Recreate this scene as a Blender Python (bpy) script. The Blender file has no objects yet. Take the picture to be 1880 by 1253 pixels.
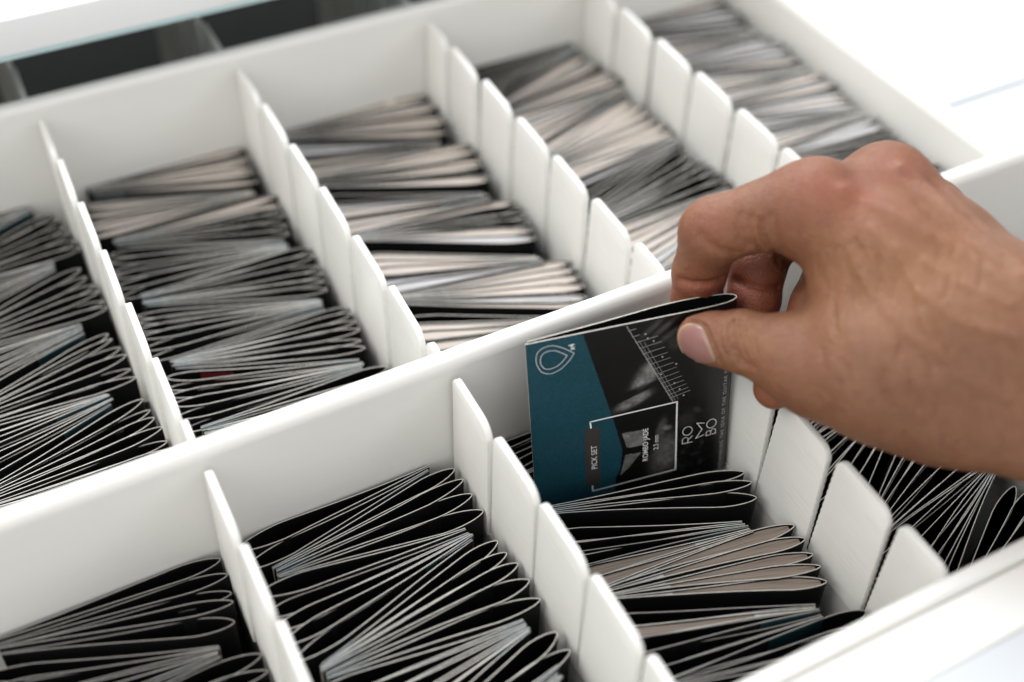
import bpy, bmesh, math, random
import numpy as np
from mathutils import Vector, Matrix
S = 0.001                       # everything below is written in millimetres
random.seed(7); RNG = np.random.default_rng(7)
scn = bpy.context.scene
C = scn.collection

# ------------------------------------------------------------------ camera
CAM_T = np.array([-111.506, -235.506, 254.986]); CAM_E = (0.802620, -0.021385, -0.496182)
cam_d = bpy.data.cameras.new("camera"); cam = bpy.data.objects.new("camera", cam_d); C.objects.link(cam)
cam.location = Vector(CAM_T) * S; cam.rotation_euler = CAM_E
cam_d.lens = 44.414; cam_d.sensor_width = 36; cam_d.clip_start = 0.01; cam_d.clip_end = 20
cam_d.dof.use_dof = True; cam_d.dof.focus_distance = 0.374; cam_d.dof.aperture_fstop = 4.3
cam_d.dof.aperture_blades = 7
scn.camera = cam
# ------------------------------------------------------------------ light
w = bpy.data.worlds.new("World"); scn.world = w; w.use_nodes = True
bg = w.node_tree.nodes['Background']; bg.inputs[0].default_value = (0.93, 0.96, 1.0, 1); bg.inputs[1].default_value = 0.86
wt = w.node_tree; tcw = wt.nodes.new('ShaderNodeTexCoord'); spw = wt.nodes.new('ShaderNodeSeparateXYZ'); wt.links.new(tcw.outputs['Generated'], spw.inputs[0])
rw = wt.nodes.new('ShaderNodeValToRGB'); rw.color_ramp.elements[0].position = 0.49; rw.color_ramp.elements[0].color = (0.10, 0.085, 0.07, 1)
rw.color_ramp.elements[1].position = 0.66; rw.color_ramp.elements[1].color = (0.96, 0.965, 0.97, 1)
ez_ = rw.color_ramp.elements.new(0.95); ez_.color = (0.60, 0.62, 0.66, 1)
mrw = wt.nodes.new('ShaderNodeMapRange'); mrw.inputs[1].default_value = -1; mrw.inputs[2].default_value = 1; wt.links.new(spw.outputs['Z'], mrw.inputs[0])
wt.links.new(mrw.outputs[0], rw.inputs[0]); wt.links.new(rw.outputs[0], bg.inputs[0])   # a pale room above, a darker floor below
def area(name, loc, target, size, power, col):
    l = bpy.data.lights.new(name, 'AREA'); l.shape = 'RECTANGLE'; l.size, l.size_y = size; l.energy = power; l.color = col
    o = bpy.data.objects.new(name, l); C.objects.link(o); o.location = loc
    o.rotation_euler = (Vector(target) - Vector(loc)).to_track_quat('-Z', 'Y').to_euler()
    return o
area('window_light', (0.25, 0.85, 0.80), (0.10, 0.06, 0), (1.0, 0.7), 12, (0.95, 0.975, 1.0))
area('left_window_light', (-1.05, -0.02, 1.0), (0.05, 0, 0), (0.9, 0.8), 7.5, (1.0, 0.96, 0.91))
area('right_fill_light', (1.2, -0.75, 0.95), (0.15, 0, 0), (0.7, 0.7), 2.5, (0.97, 0.98, 1.0))  # weak fill lamp added on the right, no window there
scn.view_settings.view_transform = 'Standard'; scn.view_settings.look = 'None'
scn.view_settings.exposure = 0.47; scn.view_settings.gamma = 1
scn.render.engine = 'CYCLES'

# ------------------------------------------------------------------ camera maths, used to read depths
def rotm(a, b, c):
    ca, sa, cb, sb, cc, sc = math.cos(a), math.sin(a), math.cos(b), math.sin(b), math.cos(c), math.sin(c)
    Rx = np.array([[1,0,0],[0,ca,-sa],[0,sa,ca]]); Ry = np.array([[cb,0,sb],[0,1,0],[-sb,0,cb]]); Rz = np.array([[cc,-sc,0],[sc,cc,0],[0,0,1]])
    return Rz @ Ry @ Rx
CR = rotm(*CAM_E); FPX = 2319.41
def at(x, y, d):                 # the point seen at photo position x, y, d mm in front of the lens
    return CAM_T + CR @ np.array([(x-940)/FPX*d, -(y-626.5)/FPX*d, -d])

# ------------------------------------------------------------------ materials
def mat(name, col, rough=0.5, noise=None, bump=None, spec=0.5, coat=0.0, sss=0.0):
    m = bpy.data.materials.new(name); m.use_nodes = True; nt = m.node_tree; N = nt.nodes; L = nt.links
    b = N['Principled BSDF']; b.inputs['Base Color'].default_value = (*col, 1); b.inputs['Roughness'].default_value = rough
    b.inputs['Specular IOR Level'].default_value = spec
    if coat: b.inputs['Coat Weight'].default_value = coat; b.inputs['Coat Roughness'].default_value = 0.25
    if sss:
        b.inputs['Subsurface Weight'].default_value = sss; b.inputs['Subsurface Scale'].default_value = 0.003
    tc = N.new('ShaderNodeTexCoord')
    if noise:                    # (scale vec, amount, second colour)
        mp = N.new('ShaderNodeMapping'); mp.inputs['Scale'].default_value = noise[0]; L.new(tc.outputs['Object'], mp.inputs[0])
        n = N.new('ShaderNodeTexNoise'); n.inputs['Scale'].default_value = 1.0; n.inputs['Detail'].default_value = 6; L.new(mp.outputs[0], n.inputs['Vector'])
        r = N.new('ShaderNodeValToRGB'); r.color_ramp.elements[0].position = 0.35; r.color_ramp.elements[1].position = 0.65
        r.color_ramp.elements[0].color = (*[c*(1-noise[1]) + d*noise[1] for c, d in zip(col, noise[2])], 1); r.color_ramp.elements[1].color = (*col, 1)
        L.new(n.outputs[0], r.inputs[0]); L.new(r.outputs[0], b.inputs['Base Color'])
    if bump:                     # (scale vec, distance)
        mp = N.new('ShaderNodeMapping'); mp.inputs['Scale'].default_value = bump[0]; L.new(tc.outputs['Object'], mp.inputs[0])
        n = N.new('ShaderNodeTexNoise'); n.inputs['Scale'].default_value = 1.0; n.inputs['Detail'].default_value = 4; L.new(mp.outputs[0], n.inputs['Vector'])
        bp = N.new('ShaderNodeBump'); bp.inputs['Distance'].default_value = bump[1]; bp.inputs['Strength'].default_value = 0.6
        L.new(n.outputs[0], bp.inputs['Height']); L.new(bp.outputs[0], b.inputs['Normal'])
    return m
M_rail = mat('white_lacquer', (0.80, 0.79, 0.75), 0.55, ((25, 260, 260), 0.05, (0.6, 0.58, 0.52)), ((40, 900, 900), 0.00012))
M_tab = mat('white_plastic_strip', (0.81, 0.805, 0.765), 0.5, ((300, 60, 900), 0.12, (0.62, 0.6, 0.54)), ((500, 40, 1100), 0.0003))
M_floor = mat('dark_drawer_floor', (0.03, 0.03, 0.03), 0.7, ((60, 60, 60), 0.4, (0.01, 0.01, 0.01)))
M_white = mat('white_surface', (0.57, 0.595, 0.61), 0.45, ((4, 4, 4), 0.03, (0.8, 0.8, 0.8)))
M_black = mat('black_print', (0.007, 0.007, 0.0075), 0.6, ((250, 250, 250), 0.5, (0.009, 0.0085, 0.008)), spec=0.10)
M_inside = mat('black_inside', (0.004, 0.004, 0.004), 0.7, spec=0.08)
M_edge = mat('paper_edge', (0.72, 0.69, 0.63), 0.8, ((500, 500, 900), 0.4, (0.36, 0.33, 0.30)))
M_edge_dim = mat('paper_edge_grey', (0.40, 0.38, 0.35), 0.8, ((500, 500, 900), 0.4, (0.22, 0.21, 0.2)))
M_teal = mat('teal_print', (0.008, 0.032, 0.042), 0.4, ((400, 400, 400), 0.3, (0.012, 0.045, 0.06)))
M_edge_teal = mat('paper_edge_cool', (0.58, 0.60, 0.59), 0.7, ((600, 600, 900), 0.4, (0.38, 0.41, 0.41)))
M_cream = mat('cream_insert_paper', (0.66, 0.585, 0.52), 0.85, ((80, 2600, 2600), 0.7, (0.44, 0.36, 0.30)))
M_grey = mat('grey_insert_paper', (0.58, 0.57, 0.58), 0.85, ((80, 2600, 2600), 0.7, (0.36, 0.35, 0.34)))
M_brown = mat('tan_insert_paper', (0.30, 0.245, 0.20), 0.85, ((80, 2600, 2600), 0.8, (0.14, 0.11, 0.09)))
M_red = mat('red_print', (0.20, 0.015, 0.015), 0.6)
M_ink = mat('white_ink', (0.82, 0.83, 0.82), 0.6)
M_ink2 = mat('grey_ink', (0.45, 0.45, 0.43), 0.6)
M_label = mat('brown_grey_print', (0.045, 0.040, 0.036), 0.5)

# ------------------------------------------------------------------ object helpers
def link(name, me, parent=None, mats=()):
    o = bpy.data.objects.new(name, me); C.objects.link(o)
    for m in mats:
        if me.materials.find(m.name) < 0 or len(me.materials) < len(mats): me.materials.append(m)
    if parent: o.parent = parent
    return o
def meshobj(name, verts, faces, mats, parent=None, midx=None, smooth=False):
    me = bpy.data.meshes.new(name); me.from_pydata([tuple(float(c)*S for c in v) for v in verts], [], faces)
    for m in mats: me.materials.append(m)
    if midx is not None: me.polygons.foreach_set('material_index', midx)
    if smooth: me.polygons.foreach_set('use_smooth', [True]*len(me.polygons))
    me.update()
    o = bpy.data.objects.new(name, me); C.objects.link(o)
    if parent: o.parent = parent
    return o
def thing(name, label, cat, loc=(0,0,0), group=None):
    o = bpy.data.objects.new(name, None); C.objects.link(o); o.empty_display_size = 0.01
    o.location = Vector(loc) * S; tag(o, label, cat, group); return o
def tag(o, label=None, cat=None, group=None, kind=None):
    if label: o['label'] = label
    if cat: o['category'] = cat
    if group: o['group'] = group
    if kind: o['kind'] = kind
def rprofile(y0, y1, z0, z1, r0, r1, n=6):   # profile in y,z: flat bottom, rounded top corners r0 at y0, r1 at y1
    pts = [(y0, z0)]
    for k in range(n+1):
        a = math.pi - k/n*math.pi/2; pts.append((y0+r0+r0*math.cos(a), z1-r0+r0*math.sin(a)))
    for k in range(n+1):
        a = math.pi/2 - k/n*math.pi/2; pts.append((y1-r1+r1*math.cos(a), z1-r1+r1*math.sin(a)))
    pts.append((y1, z0)); return pts
def extrude_x(name, prof, x0, x1, m, parent=None, nx=1):
    n = len(prof); V = []; F = []
    for i in range(nx+1):
        x = x0 + (x1-x0)*i/nx; V += [(x, y, z) for y, z in prof]
    for i in range(nx):
        for k in range(n): a = i*n+k; b = i*n+(k+1) % n; F.append((a, a+n, b+n, b))
    F.append(tuple(range(n))); F.append(tuple(range(nx*n+n-1, nx*n-1, -1)))
    o = meshobj(name, V, F, [m], parent); sm(o); return o
def extrude_y(name, prof, y0, y1, m, parent=None):
    V = [(x, y0, z) for x, z in prof] + [(x, y1, z) for x, z in prof]; n = len(prof)
    F = [(a, (a+1) % n, (a+1) % n + n, a+n) for a in range(n)] + [tuple(range(n-1, -1, -1)), tuple(range(n, 2*n))]
    o = meshobj(name, V, F, [m], parent); sm(o); return o
def sm(o, ang=35):
    bm = bmesh.new(); bm.from_mesh(o.data); bmesh.ops.recalc_face_normals(bm, faces=bm.faces)
    for f in bm.faces: f.smooth = True
    for e in bm.edges:
        if len(e.link_faces) == 2 and e.calc_face_angle(0) > math.radians(ang): e.smooth = False
    bm.to_mesh(o.data); bm.free()
def box(name, x0, x1, y0, y1, z0, z1, m, parent=None, bev=0.0):
    bm = bmesh.new(); bmesh.ops.create_cube(bm, size=1)
    for v in bm.verts: v.co = Vector(((x0+x1)/2+v.co.x*(x1-x0), (y0+y1)/2+v.co.y*(y1-y0), (z0+z1)/2+v.co.z*(z1-z0)))*S
    if bev: bmesh.ops.bevel(bm, geom=bm.edges, offset=bev*S, segments=3, profile=0.6, affect='EDGES')
    me = bpy.data.meshes.new(name); bm.to_mesh(me); bm.free(); me.materials.append(m)
    o = bpy.data.objects.new(name, me); C.objects.link(o)
    if parent: o.parent = parent
    sm(o); return o

# ------------------------------------------------------------------ drawer
X = [-228, -151, -74, 0, 80, 155, 231]          # divider positions
ZF = -112
drawer = thing('drawer', 'white drawer split by crossbars, full of standing folded cards', 'drawer', (0, 0, ZF))
def inD(o): o.parent = drawer; o.matrix_parent_inverse = Matrix.Translation(-Vector((0, 0, ZF))*S); return o
inD(extrude_x('crossbar', rprofile(-5.6, 0, ZF, 0, 3.6, 0.8), -320, 380, M_rail))
inD(extrude_x('crossbar', rprofile(178, 184, ZF, 0, 2.6, 1.2), -320, 330, M_rail))
inD(extrude_y('side_panel', [(x, z) for x, z in rprofile(231, 240, ZF, -14, 4.2, 4.2)], 0.05, 177.95, M_rail))
inD(extrude_x('front_panel', rprofile(-132.4, -127.5, ZF, 0, 1.6, 1.6), -320, 380, M_rail))
inD(extrude_x('front_cap', rprofile(-147.6, -132.5, ZF, -0.8, 1.0, 2.4), -320, 380, M_rail))
inD(box('floor_panel', -320, 330, -132, 420, ZF-4, ZF, M_floor))
front = box('cabinet_front', -320, 600, -420, -147.9, -70, 0.3, M_white, None, 1.5)
tag(front, 'white cabinet top in front of the drawer, at lower right corner', 'cabinet')
slab = thing('side_cabinet', 'bright white cabinet top beside the drawer at upper right', 'cabinet', (400, 60, -60))
def inS(o, p): o.parent = p; o.matrix_parent_inverse = Matrix.Translation(-p.location); return o
inS(box('top_panel', 240.5, 900, 48, 700, -70, -17, M_white, None, 1.0), slab)
inS(box('top_panel', 240.5, 900, 0.6, 46.8, -70, -17, M_white, None, 1.0), slab)
top = thing('countertop', 'thick white countertop overhanging the back of the drawer at upper left', 'countertop', (-100, 300, 10))
inS(box('top_slab', -420, 230, 176.0, 560, 21.5, 35, mat('white_worktop', (0.90, 0.91, 0.91), 0.4), None, 0.8), top)
inS(box('edge_strip', -420, 230, 176.4, 560, 19.5, 21.3, mat('pale_cyan_edge', (0.55, 0.72, 0.74), 0.3), None, 0.8), top)

# ------------------------------------------------------------------ dividers with break-off tabs
def tab_outline(L, ztop, zbot, rn, rf, jag, gap):
    """outline in (s, z); s=0 far end, s=L near end (towards the viewer)"""
    pts = []; h = ztop - zbot
    def taper(z): return 0.15 + gap*max(0.0, (z - zbot)/h)**1.3   # slit is wider at the top
    n = int(h/1.5)
    for k in range(n+1):                              # far edge, going up
        z = zbot + (h-rf)*k/n; pts.append((taper(z) + (jag*(k % 2) if 0 < k < n else 0), z))
    for k in range(1, 6):
        a = math.pi - k/5*math.pi/2; pts.append((0.15+gap+rf+rf*math.cos(a), ztop-rf+rf*math.sin(a)))
    for k in range(0, 7):
        a = math.pi/2 - k/6*math.pi/2; pts.append((L-0.15-gap-rn+rn*math.cos(a), ztop-rn*0.9+rn*0.9*math.sin(a)))
    for k in range(1, n+1):
        z = ztop - rn*0.9 - (h-rn*0.9)*k/n; pts.append((L - taper(z) - (jag*(k % 2) if k < n else 0), z))
    return pts
ordn = ['first', 'second', 'third', 'fourth', 'fifth', 'sixth', 'seventh', 'eighth', 'ninth', 'tenth', 'eleventh', 'twelfth']
def divider(x, y_far, y_near, ztop, label, pitch=27.0, y_first=None, yaw=-2.2, seed=0, th=2.1, gap=0.55):
    rnd = random.Random(seed)
    t = thing('divider', label, 'divider', (x, (y_far+y_near)/2, ZF), 'tabbed white dividers standing in the drawer')
    inv = Matrix.Translation(-t.location)
    def adopt(o): o.parent = t; o.matrix_parent_inverse = inv; return o
    zb = ztop - 46
    adopt(box('strip', x-th/2+0.1, x+th/2-0.1, y_near+0.3, y_far-0.3, ZF+0.1, zb-0.05, M_tab))
    cuts = [y_far-0.2]; y = y_first if y_first is not None else y_far - pitch
    while y > y_near + 2: cuts.append(y); y -= pitch
    cuts.append(y_near+0.2)
    for a, b in zip(cuts[:-1], cuts[1:]):
        L = a - b
        o_ = tab_outline(L, 0.0 + rnd.uniform(-0.35, 0.25), -46, min(5.4 + rnd.uniform(-0.6, 0.8), L*0.4), min(2.9 + rnd.uniform(-0.4, 0.5), L*0.3), 0.22, gap)
        bm = bmesh.new()
        vs = [bm.verts.new((0, -s*S, z*S)) for s, z in o_]
        f = bm.faces.new(vs); r = bmesh.ops.extrude_face_region(bm, geom=[f])
        bmesh.ops.translate(bm, verts=[v for v in r['geom'] if isinstance(v, bmesh.types.BMVert)], vec=(th*S, 0, 0))
        bmesh.ops.translate(bm, verts=bm.verts, vec=(-th/2*S, 0, 0))
        bmesh.ops.recalc_face_normals(bm, faces=bm.faces)
        cap = [e for e in bm.edges if len(e.link_faces) == 2 and any(len(q.verts) > 4 for q in e.link_faces)]
        bmesh.ops.bevel(bm, geom=cap, offset=0.32*S, segments=2, profile=0.5, affect='EDGES')
        me = bpy.data.meshes.new('tab'); bm.to_mesh(me); bm.free(); me.materials.append(M_tab)
        o = bpy.data.objects.new('tab', me); C.objects.link(o); sm(o, 30)
        o.location = Vector((x, a, ztop))*S
        o.rotation_euler = (0, math.radians(rnd.uniform(-0.8, 0.8)), math.radians(yaw + rnd.uniform(-0.9, 0.9)))
        adopt(o)
    return t
divider(X[2], 178, 0, -4.4, 'leftmost tabbed white divider behind the middle crossbar, seen nearly edge on', 27.3, seed=1)
divider(X[3], 178, 0, -4.4, 'tabbed white divider behind the middle crossbar, between dark and cream cards', 28.0, seed=2, y_first=151)
divider(X[4], 178, 0, -5.0, 'tabbed white divider ending at the crossbar just behind the index finger', 27.0, seed=3, y_first=157.5, gap=1.0, yaw=-2.8)
divider(X[5], 178, 0, -4.4, 'rightmost tabbed white divider, running down behind the knuckles', 27.2, seed=4, y_first=152, yaw=-2.6, gap=0.7)
divider(X[1], 178, 0, -4.4, 'tabbed white divider just outside the left edge of the picture', 27.0, seed=9)
divider(X[2], -6, -127.5, -4.4, 'blurred tabbed white divider in the lower left foreground', 25.5, seed=5, y_first=-34)
divider(X[3], -6, -127.5, -4.4, 'tabbed white divider in the foreground, left of the held teal card', 25.8, seed=6, y_first=-31.3, gap=0.6, yaw=-1.5)
divider(X[4], -6, -127.5, -5.0, 'tabbed white divider below the thumb, with open slits between its tabs', 25.2, seed=7, y_first=-30.5, yaw=-2.0, gap=1.15)
divider(X[5], -6, -127.5, -4.4, 'tabbed white divider hidden under the wrist', 25.5, seed=8)
for i, x in enumerate((X[2], X[3], X[4])):
    divider(x-1, 300, 184, -4.4, ['white divider in the dark gap under the countertop, at the left edge',
        'white divider in the dark gap under the countertop, left of the top centre', 'white divider in the dark gap behind the drawer, hidden by the top crossbar'][i], 28, seed=20+i)

# ------------------------------------------------------------------ folded card packs
def path_pack(L, T, sag, rnd, open_gap=0.5):
    """closed-at-right loop, pinched at s=0; returns centre line points (s, h)"""
    n = 17; top = []; bot = []
    pk = rnd.uniform(0.76, 0.85); ex = rnd.uniform(1.15, 1.6); tw = rnd.uniform(-0.05, 0.05)
    for i in range(n):
        t = 1-(1-i/n)**1.7; s = t*L
        f_ = (t/pk)**ex if t < pk else max(0.0, 1-((t-pk)/(1-pk))**2)**0.62
        h = T/2*f_ + open_gap/2*(1-t)
        c = sag*math.sin(t*math.pi) + tw*T*math.sin(t*math.pi*2)
        top.append((s, c+h)); bot.append((s, c-h))
    arc = [(L, 0)]
    return top + arc + bot[::-1]
MATS_CARD = [M_edge, M_black, M_inside, M_teal, M_edge_teal, M_red, M_edge_dim]
def pack_mesh(L, T, sag, rnd, H=70.0, th=0.29, style='dark', red=False):
    P = np.array(path_pack(L, T, sag, rnd)); n = len(P)
    d = np.gradient(P, axis=0); d /= np.linalg.norm(d, axis=1)[:, None]; nr = np.stack([-d[:, 1], d[:, 0]], 1)
    O = P + nr*th/2; I = P - nr*th/2
    zs = [0, -1.2, -4.5, -H]; V = []; F = []; Mi = []
    for z in zs:
        V += [(a, b, z) for a, b in O]
    for z in zs:
        V += [(a, b, z) for a, b in I]
    nz = len(zs); edge = 0
    r0 = rnd.randint(7, 12); teal = rnd.random() < 0.3
    for i in range(n-1):
        cool = P[i, 0] < 10
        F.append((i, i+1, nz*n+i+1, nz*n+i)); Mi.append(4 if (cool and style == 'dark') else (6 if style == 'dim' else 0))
        for k in range(nz-1):
            a = k*n+i; F.append((a, a+n, a+n+1, a+1)); Mi.append(3 if (P[i, 0] < 17 and teal) else 1)
            b = (nz+k)*n+i; F.append((b, b+1, b+1+n, b+n)); Mi.append(5 if (red and k == 1 and i in (n-r0, n-r0+1, n-r0-1)) else 2)
    for i in (0, n-1):
        for k in range(nz-1):
            a = k*n+i; b = (nz+k)*n+i; F.append((a, b, b+n, a+n)); Mi.append(0)
    me = bpy.data.meshes.new('folded_card'); me.from_pydata([(x*S, y*S, z*S) for x, y, z in V], [], F)
    for m in MATS_CARD: me.materials.append(m)
    me.polygons.foreach_set('material_index', Mi); me.polygons.foreach_set('use_smooth', [True]*len(F))
    for i, f in enumerate(F): pass
    me.update(); 
    return me, P
def insert_mesh(P, m, n_half=16, H=68.0, th=0.9, drop=-0.6):
    top = P[:n_half]; bot = P[-n_half:][::-1]; V = []; F = []
    for (a, b), (c, d) in zip(top, bot):
        mid = (b+d)/2; h = max(0.05, (b-d)/2*0.9-0.1)
        V += [(a, mid+h, drop), (a, mid-h, drop), (a, mid+h, -H), (a, mid-h, -H)]
    k = len(top)
    for i in range(k-1):
        a = 4*i; b = a+4
        F += [(a, a+1, b+1, b), (a, b, b+2, a+2), (a+1, a+3, b+3, b+1)]
    F += [(0, 2, 3, 1), (4*k-4, 4*k-3, 4*k-1, 4*k-2)]
    me = bpy.data.meshes.new('insert'); me.from_pydata([(x*S, y*S, z*S) for x, y, z in V], [], F)
    me.materials.append(m); me.materials.append(M_edge_teal)
    me.polygons.foreach_set('material_index', [1 if (q//3 < k-1 and top[min(q//3, k-1)][0] < 15) else 0 for q in range(len(F))]); me.update(); return me
def words(n):
    t = ['', 'first', 'second', 'third', 'fourth', 'fifth', 'sixth', 'seventh', 'eighth', 'ninth', 'tenth', 'eleventh', 'twelfth', 'thirteenth',
         'fourteenth', 'fifteenth', 'sixteenth', 'seventeenth', 'eighteenth', 'nineteenth']
    if n < 20: return t[n]
    tens = {2: 'twenty', 3: 'thirty', 4: 'forty', 5: 'fifty', 6: 'sixty'}[n//10]
    tie = {'twenty': 'twentieth', 'thirty': 'thirtieth', 'forty': 'fortieth', 'fifty': 'fiftieth', 'sixty': 'sixtieth'}
    return tie[tens] if n % 10 == 0 else tens + '-' + t[n % 10]
def in_view(p0, p1, z):          # packs wholly outside the picture are left out
    for f in (0.0, 0.35, 0.7, 1.0):
        for dz in (0, -14):
            q = CR.T @ (np.array([p0[0]+(p1[0]-p0[0])*f, p0[1]+(p1[1]-p0[1])*f, z+dz]) - CAM_T)
            x = 940+FPX*q[0]/-q[2]; y = 626.5-FPX*q[1]/-q[2]
            if -40 < x < 1920 and y < 1300: return True
    return False
def compartment(xa, xb, y_start, y_end, first, loop_p, pin_p, n_seq, style_at, where, key, zt=-40.0, stuff=None, vary=0.0, Lc=62.0, y_left=None, y_right=None):
    """fill one compartment from y_start down to y_end with bundles of pinched loops; first = side of the first pinch"""
    rnd = random.Random(key); side = first; yl = yr = y_start; yl = yl if y_left is None else y_left; yr = yr if y_right is None else y_right; count = 0; bi = 0
    parts = []
    while max(yl, yr) > y_end + 2 and count < 90:
        n = n_seq[bi % len(n_seq)]; bi += 1; g0 = rnd.uniform(0.5, 2.6); sg = rnd.uniform(-0.6, 0.6)
        for k in range(n):
            lp = loop_p*rnd.uniform(0.86, 1.14); pp = pin_p*rnd.uniform(0.8, 1.25)
            if side == 'L':   a, b = pp, lp
            else:             a, b = lp, pp
            if yl - a < y_end: a = min(a, 0.45)
            if yr - b < y_end: b = min(b, 0.45)
            if max(yl-a, yr-b) < y_end or min(yl-a, yr-b) < y_end-2.5: count += 1000; break
            yl -= a; yr -= b
            st = style_at((yl+yr)/2, bi, k, rnd)
            L = Lc + rnd.uniform(-0.5, 0.4); T = lp*(0.84 if st in ('dark', 'red', 'dim') else 0.76)
            gl = g0 + rnd.uniform(-0.7, 0.9)
            me, P = pack_mesh(L, T, sg + rnd.uniform(-0.2, 0.2), rnd, style='dim' if st == 'dim' else ('dark' if st in ('dark', 'red') else 'cream'), red=(st == 'red'))
            # ends
            if side == 'L': p0 = np.array([xb - gl*0.5 - 1.5 - L, yl + a/2]); p1 = np.array([xb - gl*0.5 - 1.5, yr + b/2])
            else:           p0 = np.array([xa + gl*0.5 + 1.5 + L, yr + b/2]); p1 = np.array([xa + gl*0.5 + 1.5, yl + a/2])
            ang = math.atan2(p1[1]-p0[1], p1[0]-p0[0]); z = zt + rnd.uniform(-0.9, 0.9)
            if not in_view(p0, p1, zt): continue
            count += 1
            M4 = Matrix.Translation(Vector((p0[0], p0[1], z))*S) @ Matrix.Rotation(ang, 4, 'Z') @ Matrix.Rotation(math.radians(rnd.uniform(-0.7, 0.7)), 4, 'Y')
            ime = None
            if st in ('cream', 'grey', 'brown'):
                ime = insert_mesh(P, {'cream': M_cream, 'grey': M_grey, 'brown': M_brown}[st])
            if stuff is not None:
                parts.append((me, M4)); 
                if ime: parts.append((ime, M4))
                continue
            o = bpy.data.objects.new('folded_card', me); C.objects.link(o); o.matrix_world = M4
            nm = {'dark': 'black folded card', 'red': 'red-marked folded card', 'dim': 'black folded card', 'cream': 'cream-filled folded card',
                  'grey': 'grey-filled folded card', 'brown': 'tan-filled folded card'}[st]
            tag(o, '%s, %s from the back %s' % (nm, words(count), where), 'folded card', 'folded cards standing ' + where)
            if ime:
                q = bpy.data.objects.new('insert', ime); C.objects.link(q); q.parent = o
        side = 'R' if side == 'L' else 'L'
    if stuff:
        V = []; F = []; MI = []; mats = []
        for me, M4 in parts:
            off = len(V); mp = []
            for m in me.materials:
                if m not in mats: mats.append(m)
                mp.append(mats.index(m))
            V += [tuple(M4 @ v.co) for v in me.vertices]
            for p in me.polygons: F.append([off+i for i in p.vertices]); MI.append(mp[p.material_index])
        me = bpy.data.meshes.new('folded_cards'); me.from_pydata(V, [], F)
        for m in mats: me.materials.append(m)
        me.polygons.foreach_set('material_index', MI); me.update()
        o = bpy.data.objects.new('folded_cards', me); C.objects.link(o); tag(o, stuff, 'folded cards', None, 'stuff')
    return count % 1000
def st_c1(y, b, k, r): return 'cream' if y > 136 else ('red' if r.random() < 0.08 else 'dark')
def st_c2(y, b, k, r): return 'dark' if (88 < y < 96 or r.random() < 0.03) else ('grey' if r.random() < 0.2 else 'cream')
def st_c3(y, b, k, r): return 'dark' if (y > 158 or 60 < y < 88) else ('grey' if r.random() < 0.15 else 'cream')
def st_c4(y, b, k, r): return 'dark' if y < 62 else ('grey' if r.random() < 0.5 else 'cream')
def st_dark(y, b, k, r): return 'red' if r.random() < 0.12 else 'dark'
def st_dk(y, b, k, r): return 'dark'
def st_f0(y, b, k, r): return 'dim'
def st_f2(y, b, k, r): return 'dark' if y > -62 else ('brown' if (y > -84 and r.random() < 0.75) else ('brown' if r.random() < 0.15 else 'dim'))
N = 0
N += compartment(X[1], X[2], 178, 24, 'R', 5.0, 0.9, [6, 6], st_dk, 'at the far left edge', 11)
N += compartment(X[2], X[3], 178, 24, 'L', 4.8, 0.9, [6, 6], st_c1, 'between the two leftmost dividers', 12)
N += compartment(X[3], X[4], 178, 24, 'L', 5.6, 1.2, [6, 5], st_c2, 'in the cream back middle row', 13, zt=-38, Lc=65)
N += compartment(X[4], X[5], 178, 24, 'R', 5.4, 1.2, [6, 6], st_c3, 'behind the index finger', 14, zt=-34, Lc=67, stuff='blurred rows of cream and dark folded cards behind the index finger')
N += compartment(X[5], X[6], 178, 24, 'L', 4.8, 1.2, [6, 6], st_c4, 'behind the knuckles', 15, zt=-31, Lc=67.5, stuff='blurred rows of cream and dark folded cards beside the right side panel')
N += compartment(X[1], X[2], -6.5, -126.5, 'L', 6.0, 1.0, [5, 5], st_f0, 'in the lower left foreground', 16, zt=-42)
N += compartment(X[2], X[3], -6.5, -126.5, 'R', 6.2, 1.0, [2, 4, 5, 5, 5], st_dark, 'in front, left of the held card', 17, zt=-40)
N += compartment(X[3], X[4], -36, -126.5, 'L', 5.6, 1.0, [3, 5, 5, 5], st_f2, 'in front of the held card', 18, zt=-41, y_left=-36, y_right=-50)
N += compartment(X[3], X[4], -6.5, -20, 'R', 3.4, 0.8, [4], st_dk, 'just behind the held card', 21, zt=-43)
N += compartment(X[4], X[5], -6.5, -126.5, 'R', 5.6, 0.9, [6, 6], st_dk, 'under the wrist', 19, zt=-40, y_left=-15, y_right=-6.5)
N += compartment(X[5], X[6], -6.5, -126.5, 'L', 6.5, 0.9, [5, 5], st_dk, 'at the right edge', 20, zt=-38, stuff='dark folded cards just visible above the wrist at the right edge')
print('cards', N)
for i, (xa, xb) in enumerate(((X[2], X[3]), (X[3], X[4]))):
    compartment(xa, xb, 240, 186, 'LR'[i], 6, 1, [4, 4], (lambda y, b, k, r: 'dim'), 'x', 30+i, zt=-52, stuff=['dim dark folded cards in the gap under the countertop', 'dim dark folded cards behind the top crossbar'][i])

# ------------------------------------------------------------------ the held card
KH = 0.947                      # the held card and the hand stand this much nearer than first measured
CQ = (22.2075, -8.2544, -0.9619); HQ = CAM_T + KH*(np.array(CQ)-CAM_T); CM = rotm(-0.0879, -0.0605, -0.252)
held = thing('folded_card', 'teal and black folded card held upright between thumb and index finger', 'folded card', tuple(HQ)); held.scale = (KH,)*3
held.rotation_euler = (-0.0879, -0.0605, -0.252)
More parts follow.
